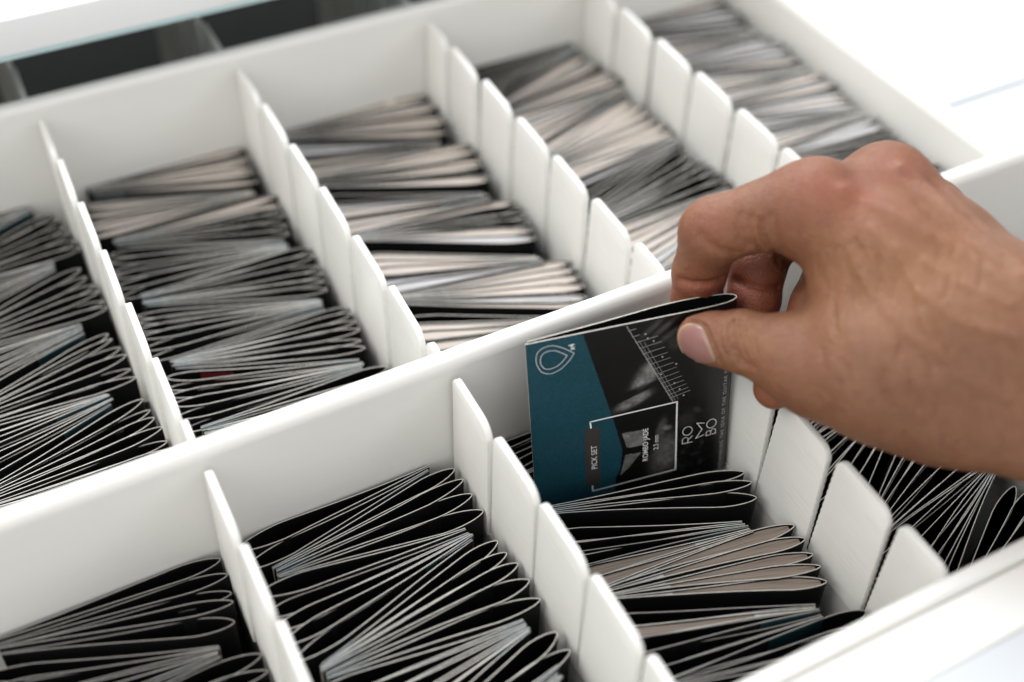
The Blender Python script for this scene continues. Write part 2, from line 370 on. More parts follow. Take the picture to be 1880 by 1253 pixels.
# local frame: x right along the top edge, y depth (back is +), z up; u,v print coordinates -> (u, -, -v)
pathU = [(-0.1, 0.0), (10, 0.0), (20, 0.0), (30, 0.0), (40, 0.0), (50, 0.0), (56, 0.05), (60.5, 0.25), (64, 0.75), (66, 1.4), (67.1, 2.2), (67.2, 3.1), (66.4, 4.0), (63.4, 4.9),
         (57, 5.6), (50, 5.9), (42, 5.5), (32, 4.3), (22, 3.2), (12, 2.3), (0.8, 1.3)]
YU = []
def yu(u):                      # depth of the cover's outer face, which bows back towards the fold
    return float(np.interp(u, YU[0], YU[1]))
def card_shell():
    P = np.array(pathU, float)
    # refine
    t = np.concatenate([[0], np.cumsum(np.linalg.norm(np.diff(P, axis=0), axis=1))]); tt = np.linspace(0, t[-1], 90)
    P = np.stack([np.interp(tt, t, P[:, 0]), np.interp(tt, t, P[:, 1])], 1)
    for _ in range(3): P[1:-1] = (P[:-2] + 2*P[1:-1] + P[2:])/4
    m_ = int(np.argmax(P[:, 0])); YU[:] = [P[:m_, 0].copy(), P[:m_, 1].copy()]
    d = np.gradient(P, axis=0); d /= np.linalg.norm(d, axis=1)[:, None]; nr = np.stack([d[:, 1], -d[:, 0]], 1)
    O = P; I = P - nr*0.34; n = len(P); zs = np.linspace(0, -71.5, 12); nz = 12; V = []; F = []; Mi = []
    def corner(x, z): return x
    for A in (O, I):
        for z in zs: V += [(a, b, z) for a, b in A]
    for i in range(n-1):
        F.append((i, i+1, nz*n+i+1, nz*n+i)); Mi.append(0)
        for k in range(nz-1):
            a = k*n+i; F.append((a, a+n, a+n+1, a+1)); Mi.append(1)
            b = (nz+k)*n+i; F.append((b, b+1, b+1+n, b+n)); Mi.append(2)
    for i in (0, n-1):
        for k in range(nz-1):
            a = k*n+i; b = (nz+k)*n+i; F.append((a, b, b+n, a+n)); Mi.append(0)
    o = meshobj('cover', V, F, [M_edge, M_black, M_inside], held, Mi); sm(o, 40); return o
card_shell()
def inpoly(U, V_, poly):
    r = np.zeros(U.shape, bool); n = len(poly)
    for i in range(n):
        x1, y1 = poly[i]; x2, y2 = poly[(i+1) % n]
        c = ((y1 > V_) != (y2 > V_)) & (U < (x2-x1)*(V_-y1)/((y2-y1) or 1e-9)+x1); r ^= c
    return r
def ell(U, V_, cx, cy, rx, ry, ang, soft=0.5):
    a = math.radians(ang); dx = U-cx; dy = V_-cy; p = (dx*math.cos(a)+dy*math.sin(a))/rx; q = (-dx*math.sin(a)+dy*math.cos(a))/ry
    return 1/(1+np.exp((np.sqrt(p*p+q*q)-1)*6/soft))
def print_sheet():
    nu, nv = 262, 252; u = np.linspace(0.05, 65.5, nu); v = np.linspace(0.12, 71.4, nv); U, V_ = np.meshgrid(u, v)
    col = np.zeros((nv, nu, 3)) + np.array([0.005, 0.005, 0.005])
    g = np.zeros((nv, nu)); rr = np.random.default_rng(3)
    def smooth_noise(sc):
        gx, gy = int(66/sc)+3, int(72/sc)+3; G = rr.random((gy, gx)); x = U/sc; y = V_/sc; xi = x.astype(int); yi = y.astype(int); fx = x-xi; fy = y-yi
        fx = fx*fx*(3-2*fx); fy = fy*fy*(3-2*fy)
        return (G[yi, xi]*(1-fx)+G[yi, xi+1]*fx)*(1-fy)+(G[yi+1, xi]*(1-fx)+G[yi+1, xi+1]*fx)*fy
    tex = 0.55*smooth_noise(2.2)+0.45*smooth_noise(0.8)
    # a face in half light: nose, upper lip, lower lip, jaw; a hand on the guitar neck above
    g += 0.11*ell(U, V_, 37.0, 22.5, 2.9, 7.2, 30, 1.0)*(U < 30.68+(V_+0.15)*0.4288+0.2)
    g += 0.10*ell(U, V_, 32.8, 31.4, 5.6, 1.9, -22, 0.9)
    g -= 0.08*ell(U, V_, 34.0, 27.6, 5.5, 1.5, -22, 0.7)
    for cx, cy, rx, ry, an in ((38.6, 3.4, 4.2, 0.9, -40), (42.2, 4.4, 4.6, 0.9, -38), (44.5, 7.2, 5.0, 0.95, -35), (47.3, 10.0, 2.6, 3.0, 40)):
        g += 0.028*ell(U, V_, cx, cy, rx, ry, an, 1.2)
    g += 0.085*inpoly(U, V_, [(29.2, 44.2), (37.6, 44.8), (37.4, 51.6), (30.8, 51.2)])*(U < 37.4)
    g += 0.07*inpoly(U, V_, [(30.4, 54.2), (35.6, 54.6), (31.6, 60.2), (28.4, 63.4), (29.6, 58.0)])
    g += 0.05*ell(U, V_, 44.0, 57.5, 4.3, 7.5, 10, 1.2)*(U < 47.3) + 0.03*ell(U, V_, 42.3, 46.0, 1.5, 4.2, 12, 1) + 0.05*ell(U, V_, 44.4, 46.0, 1.3, 1.0, 0, 1)
    g += 0.012*ell(U, V_, 50.5, 44.5, 2.6, 3.2, 0, 1.5) + 0.010*ell(U, V_, 44, 64.5, 6, 1.6, 5, 1.2) + 0.012*ell(U, V_, 54.2, 41.0, 1.6, 1.0, 50, 1)
    for k in range(24):
        g += 0.006*ell(U, V_, 48+rr.random()*10, 52+rr.random()*18, 0.4+rr.random()*1.4, 0.2+rr.random()*0.5, rr.random()*180, 1)
    g = np.clip(g, 0, 1)*(0.45+1.1*tex)
    col += g[..., None]*np.array([1.9, 1.85, 1.78])
    col *= (0.85+0.3*smooth_noise(0.6))[..., None]
    teal = inpoly(U, V_, [(-1, -2), (16.9, -2), (17.05, -0.5), (26.3, 37.2), (29.4, 52.1), (28.6, 60.0), (27.0, 64.0), (26.6, 73), (-1, 73)])
    tc = np.array([0.012, 0.062, 0.086])*(0.82+0.36*smooth_noise(0.5))[..., None]
    col = np.where(teal[..., None], tc, col)
    V = [(float(a), -0.07+yu(float(a)), float(-b)) for a, b in zip(U.ravel(), V_.ravel())]
    idx = np.arange(nu*nv).reshape(nv, nu)
    F = np.stack([idx[:-1, :-1], idx[1:, :-1], idx[1:, 1:], idx[:-1, 1:]], -1).reshape(-1, 4)
    me = bpy.data.meshes.new('printed_front'); me.from_pydata([(x*S, y*S, z*S) for x, y, z in V], [], F.tolist())
    ca = me.color_attributes.new('ink', 'FLOAT_COLOR', 'POINT'); arr = np.ones((nu*nv, 4)); arr[:, :3] = col.reshape(-1, 3); ca.data.foreach_set('color', arr.ravel())
    m = mat('card_print', (0.01, 0.01, 0.01), 0.30, None, ((1800, 1800, 1800), 0.00002), 0.5)
    at_ = m.node_tree.nodes.new('ShaderNodeAttribute'); at_.attribute_name = 'ink'
    m.node_tree.links.new(at_.outputs['Color'], m.node_tree.nodes['Principled BSDF'].inputs['Base Color'])
    me.materials.append(m); o = bpy.data.objects.new('printed_front', me); C.objects.link(o); o.parent = held
print_sheet()
def stroke(name, lines, wd, m, off=0.10, closed=False, parent=None):
    """flat ink lines: each polyline (u,v) becomes mitred quads"""
    V = []; F = []
    for ln, w_ in lines:
        P = [np.array(p, float) for p in ln]; n = len(P); cl = closed
        for i in range(n - (0 if cl else 1)):
            a, b = P[i], P[(i+1) % n]; d = (b-a)/np.linalg.norm(b-a); nn = np.array([-d[1], d[0]])*w_*wd/2; e = d*w_*wd*0.45 if not cl else d*w_*wd*0.2
            k = len(V); V += [(q[0], -off+yu(q[0]), -q[1]) for q in (a-e+nn, b+e+nn, b+e-nn, a-e-nn)]; F.append((k, k+1, k+2, k+3))
    return meshobj(name, V, F, [m], parent or held)
stroke('frame_line', [([(19.05, 38.9), (18.85, 36.3), (47.3, 35.6), (47.55, 66.0), (19.15, 67.6), (19.1, 65.3)], 1)], 0.55, M_ink)
meshobj('label_patch', [(16.85, -.095, -38.9), (16.95, -.095, -64.9), (21.9, -.095, -64.9), (21.75, -.095, -38.9)], [(0, 1, 2, 3)], [M_label], held)
def smooth_closed(pts, n=60):
    P = np.array(pts, float); out = []
    for i in range(len(P)):
        p0, p1, p2, p3 = P[i-1], P[i], P[(i+1) % len(P)], P[(i+2) % len(P)]
        for t in np.linspace(0, 1, 7)[:-1]:
            out.append(0.5*((2*p1)+(-p0+p2)*t+(2*p0-5*p1+4*p2-p3)*t*t+(-p0+3*p1-3*p2+p3)*t**3))
    return out
stroke('pick_outline', [(smooth_closed([(2.83, 6.75), (3.27, 4.33), (4.84, 2.7), (7.66, 2.3), (10.7, 3.75), (14.1, 6.6), (14.35, 7.1), (12.91, 9.4), (10.3, 11.94), (7.23, 13.07), (4.6, 11.98), (3.34, 9.6)]), 1)], 0.19, M_ink, closed=True)
stroke('pick_outline', [(smooth_closed([(4.1, 7.2), (4.85, 4.95), (6.92, 4.15), (9.22, 4.75), (12.1, 7.1), (12.2, 7.4), (10.9, 9.2), (8.66, 10.86), (6.14, 11.05), (4.6, 9.7)]), 1)], 0.19, M_ink, closed=True)
# guitar neck: strings, frets, dots
L_ = []
A0, A1 = np.array([30.68, 0.6]), np.array([45.9, 35.2])
B0, B1 = np.array([38.4, 13.0]), np.array([49.0, 34.6])
L_.append(([A0, A1], 1.0))
nrm = np.array([0.915, -0.402])
L_.append(([A0+(A1-A0)*0.2+nrm*0.9, A1+nrm*0.9], 0.55)); L_.append(([A0+(A1-A0)*0.25+nrm*2.0, A1+nrm*1.9], 0.45)); L_.append(([A0+(A1-A0)*0.3+nrm*0.35, A1+nrm*0.35], 0.4))
for k in range(15):
    t = 1-(1-k/15)**1.25; a = A0+(A1-A0)*(0.06+0.92*t); ln = np.array([6.6-0.02*k, -0.9-0.05*k]); ln = ln*(0.3 if k < 2 else 1)
    L_.append(([a-(0.3, 0), a+ln], 0.75 if k > 4 else 0.95))
stroke('guitar_neck_print', L_, 0.17, M_ink2)
def dots(lst, r):
    V = []; F = []
    for u, v in lst:
        k = len(V); V += [(u+r*math.cos(a*math.pi/4), -0.10+yu(u), -v-r*math.sin(a*math.pi/4)) for a in range(8)]; F.append(tuple(range(k, k+8)))
    meshobj('fret_dots', V, F, [M_ink2], held)
dots([(37.3, 7.0), (39.2, 8.6), (42.1, 15.6), (46.6, 19.6), (41.8, 22.6), (46.2, 27.4), (48.0, 30.4), (49.4, 33.4), (36.6, 5.2)], 0.33)
def text(s, u, v, size, m, stretch=1.0, bold=0.0, name='lettering', spacing=1.0, align='LEFT'):
    """reads upwards; (u, v) = right side of the baseline start at the bottom"""
    cu = bpy.data.curves.new(name, 'FONT'); cu.body = s; cu.size = size*S; cu.offset = bold*S; cu.space_character = spacing; cu.align_x = align
    tmp = bpy.data.objects.new(name, cu); C.objects.link(tmp)
    me = bpy.data.meshes.new_from_object(tmp.evaluated_get(bpy.context.evaluated_depsgraph_get())) if False else tmp.to_mesh().copy()
    bpy.data.objects.remove(tmp)
    for vtx in me.vertices:
        x, y = vtx.co.x/S*stretch, vtx.co.y/S
        uu = u - (-y) - 0; uu = u + y*1.0; 
        # up direction of the letters points to -u (reading upwards), advance runs to -v
        uu = u - y; vv = v - x
        vtx.co = Vector((uu, -0.11+yu(uu), -vv))*S
    me.materials.clear(); me.materials.append(m)
    o = bpy.data.objects.new(name, me); C.objects.link(o); o.parent = held; return o
text('PICK SET', 20.8, 57.6, 2.7, M_ink, 1.0, 0.012)
text('ROMBO JADE', 37.9, 59.0, 2.55, M_ink, 0.96, 0.01)
text('2.3 mm', 41.4, 54.8, 2.4, M_ink, 0.9, 0.0)
text('RETHINKING THE IDEA OF THE GUITAR PICK', 64.1, 71.2, 1.75, M_ink2, 1.0, 0.0, spacing=1.36)
text('x4', 14.7, 5.6, 2.7, M_ink, 0.9, 0.03)
def ring(cx, cy, rx, ry): return [(cx+rx*math.cos(a), cy+ry*math.sin(a)) for a in np.linspace(0, 2*math.pi, 25)]
def arcp(cx, cy, rx, ry, a0, a1, n=9): return [(cx+rx*math.cos(a), cy+ry*math.sin(a)) for a in np.linspace(math.radians(a0), math.radians(a1), n)]
# stacked letters RO / M / BO, reading upwards (top of letters towards -u)
stroke('lettering', [([(52.9, 54.9), (49.6, 54.9), (49.6, 54.2)], 1), ([(49.6, 54.3)] + arcp(50.55, 53.2, 0.95, 0.9, 180, 270) + arcp(50.55, 53.2, 0.95, 0.9, -90, 0) + [(51.5, 54.9)], 1), ([(51.5, 53.6), (52.9, 52.2)], 1),
    (ring(51.2, 49.5, 1.6, 1.9), 1)], 0.26, M_ink)
stroke('lettering', [([(56.9, 52.9), (54.1, 53.7), (56.2, 50.2), (54.3, 46.9), (56.9, 47.7)], 1)], 0.26, M_ink)
stroke('lettering', [([(61.0, 53.6), (57.7, 53.6)], 1), ([(57.7, 53.6), (57.7, 52.8)] + arcp(58.5, 52.5, 0.8, 0.85, 180, 360) + [(59.3, 53.6)], 1), ([(59.3, 52.8)] + arcp(60.15, 52.3, 0.85, 1.0, 180, 360) + [(61.0, 53.6)], 1),
    (ring(59.4, 48.7, 1.65, 1.9), 1)], 0.26, M_ink)

# ------------------------------------------------------------------ the hand
def local_w(P): return (CM.T @ (P - np.array(CQ)))
def depth_for_w(x, y, wt):      # depth along the sight line where the point lies wt in front of (-) or behind (+) the card
    lo, hi = 250, 480
    for _ in range(50):
        m_ = (lo+hi)/2
        if local_w(at(x, y, m_))[1] > wt: hi = m_
        else: lo = m_
    return m_
tip_d = depth_for_w(1287, 620, -7.1)
ind_tip_d = depth_for_w(1290, 602, 6.4+6.6); ind_pad_d = depth_for_w(1279, 545, 6.4+7.6)
ind_dip_d = depth_for_w(1284, 520, 6.0+8.0)
print('thumb tip depth', tip_d, 'index', ind_tip_d, ind_dip_d)
def J(x, y, d, r):               # a joint seen at photo position x, y: (centre, radius)
    d2 = 375+(d-375)*0.7 if d < 375 else d
    return at(x, y, d2*KH), r*KH*d2/d
INDEX = [J(1492, 384, 357, 12.2), J(1400, 398, 361, 9.9), J(1322, 420, 366, 9.4), J(1307, 426, 368, 9.3), J(1284, 500, ind_dip_d-4, 7.9), J(1279, 545, ind_pad_d, 7.5), J(1290, 602, ind_tip_d, 6.6)]
MIDDLE = [J(1625, 348, 372, 11.8), J(1480, 410, 388, 10), J(1412, 430, 393, 9.6), J(1390, 490, 392, 8.7), J(1384, 550, 392, 7.9), J(1372, 610, 396, 7.0)]
RING = [J(1700, 400, 386, 12), J(1590, 450, 394, 9.3), J(1535, 480, 395, 8.6), J(1500, 560, 388, 7.8), J(1454, 664, 380, 7.3), J(1422, 713, 374, 6.3)]
PINKY = [J(1745, 470, 388, 11), J(1660, 530, 392, 8.5), J(1620, 560, 390, 8), J(1585, 630, 378, 7), J(1575, 680, 370, 6.2)]
THUMB = [J(1284, 619, tip_d, 6.6), J(1312, 622, tip_d-5, 7.4), J(1362, 627, tip_d-13, 8.6), J(1430, 647, tip_d-20, 10.0), J(1500, 682, tip_d-27, 11.0)]
PALM = [([J(1492, 384, 357, 12.2), J(1640, 480, 343, 15), J(1800, 600, 335, 20)], 8),
        ([J(1625, 343, 372, 12.0), J(1740, 466, 360, 13.8), J(1850, 590, 349, 17)], 8),
        ([J(1700, 402, 386, 10), J(1788, 500, 374, 11.5), J(1880, 605, 360, 14.5)], 8),
        ([J(1742, 480, 390, 10), J(1830, 590, 377, 12), J(1900, 665, 362, 14.5)], 8),
        ([J(1500, 682, tip_d-27, 10.8), J(1600, 700, 333, 14.3), J(1720, 722, 332, 16.5)], 5),
        ([J(1570, 560, 350, 12.5), J(1600, 640, 340, 15), J(1700, 640, 334, 20)], 10), ([J(1565, 400, 361, 11.5), J(1700, 530, 347, 15)], 13),
        ([J(1720, 685, 336, 19.5), J(1850, 675, 333, 27), J(2100, 730, 325, 29), J(2700, 860, 300, 34), J(3600, 1060, 262, 38)], 12),
        ([J(1800, 625, 348, 16.5), J(1890, 645, 348, 20.5), J(2100, 705, 345, 24), J(2700, 830, 325, 32), J(3600, 1000, 290, 36)], 12)]
def seg(P, a, ra, b, rb):
    ba = b-a; pa = P-a; h = np.clip((pa@ba)/(ba@ba), 0, 1)
    return np.linalg.norm(pa-h[:, None]*ba, axis=1) - (ra+(rb-ra)*h)
def smin(a, b, k):
    h = np.clip(0.5+0.5*(b-a)/k, 0, 1); return b+(a-b)*h - k*h*(1-h)
def chain(P, ch, k=2.0):
    r = None
    for (a, ra), (b, rb) in zip(ch[:-1], ch[1:]):
        d = seg(P, a, ra, b, rb); r = d if r is None else smin(r, d, k)
    return r
KNUCKLES = [J(1497, 384, 354, 11.2), J(1636, 349, 371, 10.2)]
def sdf(P):
    palm = None
    for ch, k in PALM:
        d = chain(P, ch, 5); palm = d if palm is None else smin(palm, d, k)
    palm = smin(palm, np.linalg.norm(P-KNUCKLES[0][0], axis=1)-KNUCKLES[0][1], 6)
    palm = smin(palm, np.linalg.norm(P-KNUCKLES[1][0], axis=1)-KNUCKLES[1][1], 6)
    f = [smin(chain(P, INDEX, 2.5), palm, 7), smin(chain(P, MIDDLE, 2.5), palm, 6), smin(chain(P, RING, 2.5), palm, 6), smin(chain(P, PINKY, 2.5), palm, 6)]
    th = chain(P, THUMB, 3); f.append(smin(th, palm, 9))
    r = f[0]
    for q in f[1:]: r = smin(r, q, 1.0)
    return r
def surface(h):
    lo = np.array([58., -150., -62.]); hi = np.array([330., 34., 112.])
    pts = np.concatenate([np.array([p for p, r in c]) for c in (INDEX, MIDDLE, RING, PINKY, THUMB)] + [np.array([p for p, r in ch]) for ch, k in PALM])
    lo = pts.min(0)-16; hi = pts.max(0)+44
    # coarse pass to find the active blocks
    B = 8; n = np.ceil((hi-lo)/(h*B)).astype(int)
    print('grid', n*B)
    gi = np.stack(np.meshgrid(*[np.arange(k) for k in n], indexing='ij'), -1).reshape(-1, 3)
    cc = lo + (gi+0.5)*h*B; dc = sdf(cc); act = gi[np.abs(dc) < h*B*1.0+6]
    N3 = n*B+1; field = {}
    D = np.full(N3, 9.0, np.float32)
    off = np.stack(np.meshgrid(*[np.arange(B+1)]*3, indexing='ij'), -1).reshape(-1, 3)
    for i in range(0, len(act), 400):
        a = act[i:i+400]; ids = (a[:, None, :]*B + off[None]).reshape(-1, 3)
        D[ids[:, 0], ids[:, 1], ids[:, 2]] = sdf(lo + ids*h)
    # signs for inactive interior blocks
    ina = gi[(np.abs(dc) >= h*B*1.0+6) & (dc < 0)]
    for g in ina: D[g[0]*B:g[0]*B+B+1, g[1]*B:g[1]*B+B+1, g[2]*B:g[2]*B+B+1] = np.where(D[g[0]*B:g[0]*B+B+1, g[1]*B:g[1]*B+B+1, g[2]*B:g[2]*B+B+1] == 9.0, -9.0, D[g[0]*B:g[0]*B+B+1, g[1]*B:g[1]*B+B+1, g[2]*B:g[2]*B+B+1])
    s = D < 0
    c = np.zeros(N3-1, np.int8)
    for dx in (0, 1):
        for dy in (0, 1):
            for dz in (0, 1): c += s[dx:N3[0]-1+dx, dy:N3[1]-1+dy, dz:N3[2]-1+dz]
    cells = np.argwhere((c > 0) & (c < 8)); vid = np.full(N3-1, -1, np.int64); vid[tuple(cells.T)] = np.arange(len(cells))
    acc = np.zeros((len(cells), 3)); cnt = np.zeros(len(cells))
    cor = [(x, y, z) for x in (0, 1) for y in (0, 1) for z in (0, 1)]
    for p in cor:
        for ax in range(3):
            if p[ax] == 0:
                q = list(p); q[ax] = 1
                a = D[tuple((cells+p).T)]; b = D[tuple((cells+q).T)]; m_ = (a < 0) != (b < 0)
                t = np.where(m_, a/np.where(m_, a-b, 1), 0); pos = cells + np.array(p, float); pos[:, ax] += t
                acc[m_] += pos[m_]; cnt += m_
    V = lo + h*acc/cnt[:, None]
    F = []
    for ax in range(3):
        u_, v_ = (ax+1) % 3, (ax+2) % 3
        sl0 = [slice(1, -1)]*3; sl0[ax] = slice(0, N3[ax]-1)
        a = s[tuple(sl0)]; sl1 = list(sl0); sl1[ax] = slice(1, N3[ax]); b = s[tuple(sl1)]
        e = np.argwhere(a != b); sg = a[tuple(e.T)]
        e = e + 1; e[:, ax] -= 1
        du = np.zeros(3, int); du[u_] = 1; dv = np.zeros(3, int); dv[v_] = 1
        q = np.stack([vid[tuple((e-du-dv).T)], vid[tuple((e-dv).T)], vid[tuple(e.T)], vid[tuple((e-du).T)]], 1)
        q[~sg] = q[~sg][:, ::-1]; F.append(q)
    F = np.concatenate(F); F = F[(F >= 0).all(1)]
    return V, F
def grad(P, e=0.4):
    g = np.stack([sdf(P+np.eye(3)[i]*e)-sdf(P-np.eye(3)[i]*e) for i in range(3)], 1); return g/(np.linalg.norm(g, axis=1)[:, None]+1e-9)
def newton(V, it=2):
    for _ in range(it): V = V - sdf(V)[:, None]*grad(V)*0.9
    return V
def subdivide(V, F):
    n = len(V); E = np.concatenate([F[:, [0, 1]], F[:, [1, 2]], F[:, [2, 3]], F[:, [3, 0]]]); E.sort(1)
    U, inv = np.unique(E, axis=0, return_inverse=True); inv = inv.ravel(); m = len(F)
    Vm = V[U].mean(1); Vf = V[F].mean(1); e = [n+inv[i*m:(i+1)*m] for i in range(4)]; f = n+len(U)+np.arange(m)
    NF = np.concatenate([np.stack([F[:, 0], e[0], f, e[3]], 1), np.stack([e[0], F[:, 1], e[1], f], 1), np.stack([f, e[1], F[:, 2], e[2]], 1), np.stack([e[3], f, e[2], F[:, 3]], 1)])
    return np.concatenate([V, Vm, Vf]), NF
def trace(x, y):                # where the sight line through the photo position meets the skin
    d = 255.0
    for _ in range(60):
        s_ = float(sdf(at(x, y, d)[None])[0]); d += s_*0.8
        if abs(s_) < 0.02 or d > 460: break
    return at(x, y, d)
import time; t0 = time.time()
HV, HF = surface(1.25); HV = newton(HV, 2); HV, HF = subdivide(HV, HF); HV = newton(HV, 1)
print('hand verts', len(HV), 'time', time.time()-t0)
def polydist(P, L, far=6):
    d = np.full(len(P), 99.0); L = np.array(L)
    m = np.ones(len(P), bool)
    lo = L.min(0)-far; hi = L.max(0)+far; m = ((P > lo) & (P < hi)).all(1); Q = P[m]; dd = np.full(len(Q), 99.0)
    for a, b in zip(L[:-1], L[1:]):
        ba = b-a; t = np.clip(((Q-a)@ba)/(ba@ba+1e-9), 0, 1); dd = np.minimum(dd, np.linalg.norm(Q-a-t[:, None]*ba, axis=1))
    d[m] = dd; return d
# nail bed: flatten a shallow pocket where the nail sits
nail_out = [(1246, 606), (1254, 597), (1266, 593), (1280, 595), (1291, 602), (1297, 615), (1303, 632), (1309, 648), (1314, 664), (1300, 668), (1284, 667), (1268, 662), (1255, 652), (1247, 638), (1243, 622)]
CREASE_N = [([(1264, 590), (1282, 591), (1295, 599), (1301, 614), (1307, 632), (1313, 648), (1319, 664)], -0.75, 0.65), ([(1262, 585), (1284, 586), (1300, 596), (1307, 614), (1313, 634)], 0.25, 0.8)]
# (polyline in photo positions, depth mm, width mm): creases negative, ridges positive
CREASE = [([(1338, 592), (1336, 612), (1339, 632), (1348, 655), (1362, 672)], -0.8, 0.7), ([(1346, 586), (1345, 610), (1350, 635), (1360, 660), (1374, 676)], -0.9, 0.6),
          ([(1360, 588), (1358, 612), (1362, 638), (1372, 662), (1384, 676)], -0.55, 0.7), ([(1324, 600), (1322, 618), (1326, 640), (1334, 654)], -0.4, 0.7),
          ([(1385, 596), (1384, 620), (1388, 645)], -0.3, 0.7), ([(1296, 376), (1290, 388), (1287, 402)], -0.2, 0.8), ([(1312, 372), (1304, 388), (1300, 406)], -0.2, 0.8),
          ([(1374, 600), (1373, 625), (1378, 650)], -0.3, 0.8), ([(1345, 640), (1356, 652), (1362, 668)], -0.35, 0.4),
          ([(1360, 395), (1357, 415), (1362, 438), (1374, 452)], -0.5, 1.2), ([(1378, 400), (1376, 425), (1386, 450), (1405, 468)], -0.6, 1.2),
          ([(1396, 408), (1398, 428), (1408, 452), (1430, 478)], -0.7, 1.1), ([(1415, 398), (1420, 430), (1434, 460), (1448, 490), (1466, 530)], -0.6, 1.6),
          ([(1388, 412), (1388, 432), (1396, 452), (1416, 472)], 0.35, 1.0),
          ([(1286, 432), (1300, 448), (1320, 459), (1348, 466)], -0.5, 1.5), ([(1248, 516), (1270, 522), (1300, 522), (1328, 512)], -0.9, 1.3), ([(1350, 516), (1375, 526), (1405, 531), (1432, 528)], -0.8, 1.2),
          ([(1655, 312), (1710, 358), (1760, 405), (1820, 455), (1880, 505)], 1.9, 2.8), ([(1560, 345), (1630, 385), (1700, 430), (1780, 470), (1880, 540)], 1.3, 3.0),
          ([(1745, 350), (1790, 400), (1840, 450), (1880, 482)], 0.7, 1.8), ([(1560, 330), (1582, 350), (1600, 380), (1640, 420)], -0.9, 4.5), ([(1570, 300), (1575, 325), (1590, 350)], -1.0, 4.5),
          ([(1710, 330), (1740, 365), (1790, 415)], -0.6, 2.2), ([(1720, 640), (1770, 655), (1830, 690), (1880, 720)], -1.8, 7), ([(1470, 620), (1520, 640), (1580, 680), (1620, 720)], -0.5, 4.5),
          ([(1690, 375), (1740, 415), (1800, 450), (1860, 500)], -0.7, 2.2)]
rr = random.Random(5)
for vein in ([(1600, 420), (1650, 470), (1690, 540), (1760, 590), (1860, 620)], [(1560, 470), (1600, 540), (1660, 610), (1740, 660)], [(1700, 480), (1760, 520), (1850, 560)], [(1690, 540), (1700, 600), (1760, 690), (1850, 740)]):
    CREASE.append((vein, 0.55, 1.5))
for k in range(110):             # fine skin folds across the back of the hand and the thumb muscle
    x = rr.uniform(1500, 1860); y = rr.uniform(430, 820); a = rr.uniform(0.9, 1.9); l = rr.uniform(18, 50)
    CREASE.append(([(x, y), (x+l*0.5*math.cos(a)+rr.uniform(-4, 4), y+l*0.5*math.sin(a)), (x+l*math.cos(a), y+l*math.sin(a))], -rr.uniform(0.10, 0.30), rr.uniform(0.5, 0.9)))
disp = np.zeros(len(HV))
for pl, dep, wd in CREASE + CREASE_N:
    L = []
    for (x0, y0), (x1, y1) in zip(pl[:-1], pl[1:]):
        for t in (0, 0.5): L.append(trace(x0+(x1-x0)*t, y0+(y1-y0)*t))
    L.append(trace(*pl[-1]))
    L = [p for p in L if sdf(p[None])[0] < 0.6]
    if len(L) < 2: continue
    d = polydist(HV, L, wd*3.2); disp += dep*(1.35 if dep < -0.25 and wd < 2 else 1.0)*np.exp(-(d/wd)**2)
NRM = grad(HV); HV = HV + NRM*disp[:, None]
# pigment: redder over knuckles, fingertips and finger pads; shade painted on the lower palm
def blob(pt, r): return np.exp(-(np.linalg.norm(HV-pt, axis=1)/r)**2)
red = 0.5*blob(trace(1500, 335), 11) + 0.45*blob(trace(1645, 305), 11) + 0.35*blob(trace(1300, 400), 8) + 0.55*blob(trace(1285, 545), 11) + 0.6*blob(trace(1390, 500), 12) + 0.8*blob(at(1423, 712, 352), 6.5) \
    + 0.25*blob(trace(1270, 660), 8) + 0.35*blob(trace(1575, 360), 8) + 0.2*blob(trace(1660, 390), 10)
for a in (J(1290, 602, ind_tip_d, 0)[0], J(1372, 610, 396, 0)[0], J(1425, 708, 398, 0)[0], J(1492, 560, 402, 0)[0]): red += 0.7*blob(a, 15)
dark = 0.35*blob(trace(1800, 690), 14) + 0.3*blob(trace(1550, 730), 22) + 0.2*blob(trace(1700, 790), 22)  # shade of the lower palm and wrist, painted into the skin colour
yel = 0.5*blob(trace(1640, 470), 22) + 0.4*blob(trace(1760, 560), 24)
me = bpy.data.meshes.new('person')
me.from_pydata((HV*S).tolist(), [], HF.tolist()); me.polygons.foreach_set('use_smooth', [True]*len(HF))
ca = me.color_attributes.new('pigment_shade', 'FLOAT_COLOR', 'POINT'); arr = np.ones((len(HV), 4)); arr[:, 0] = np.clip(red, 0, 1); arr[:, 1] = np.clip(dark, 0, 1); arr[:, 2] = np.clip(yel, 0, 1); ca.data.foreach_set('color', arr.ravel())
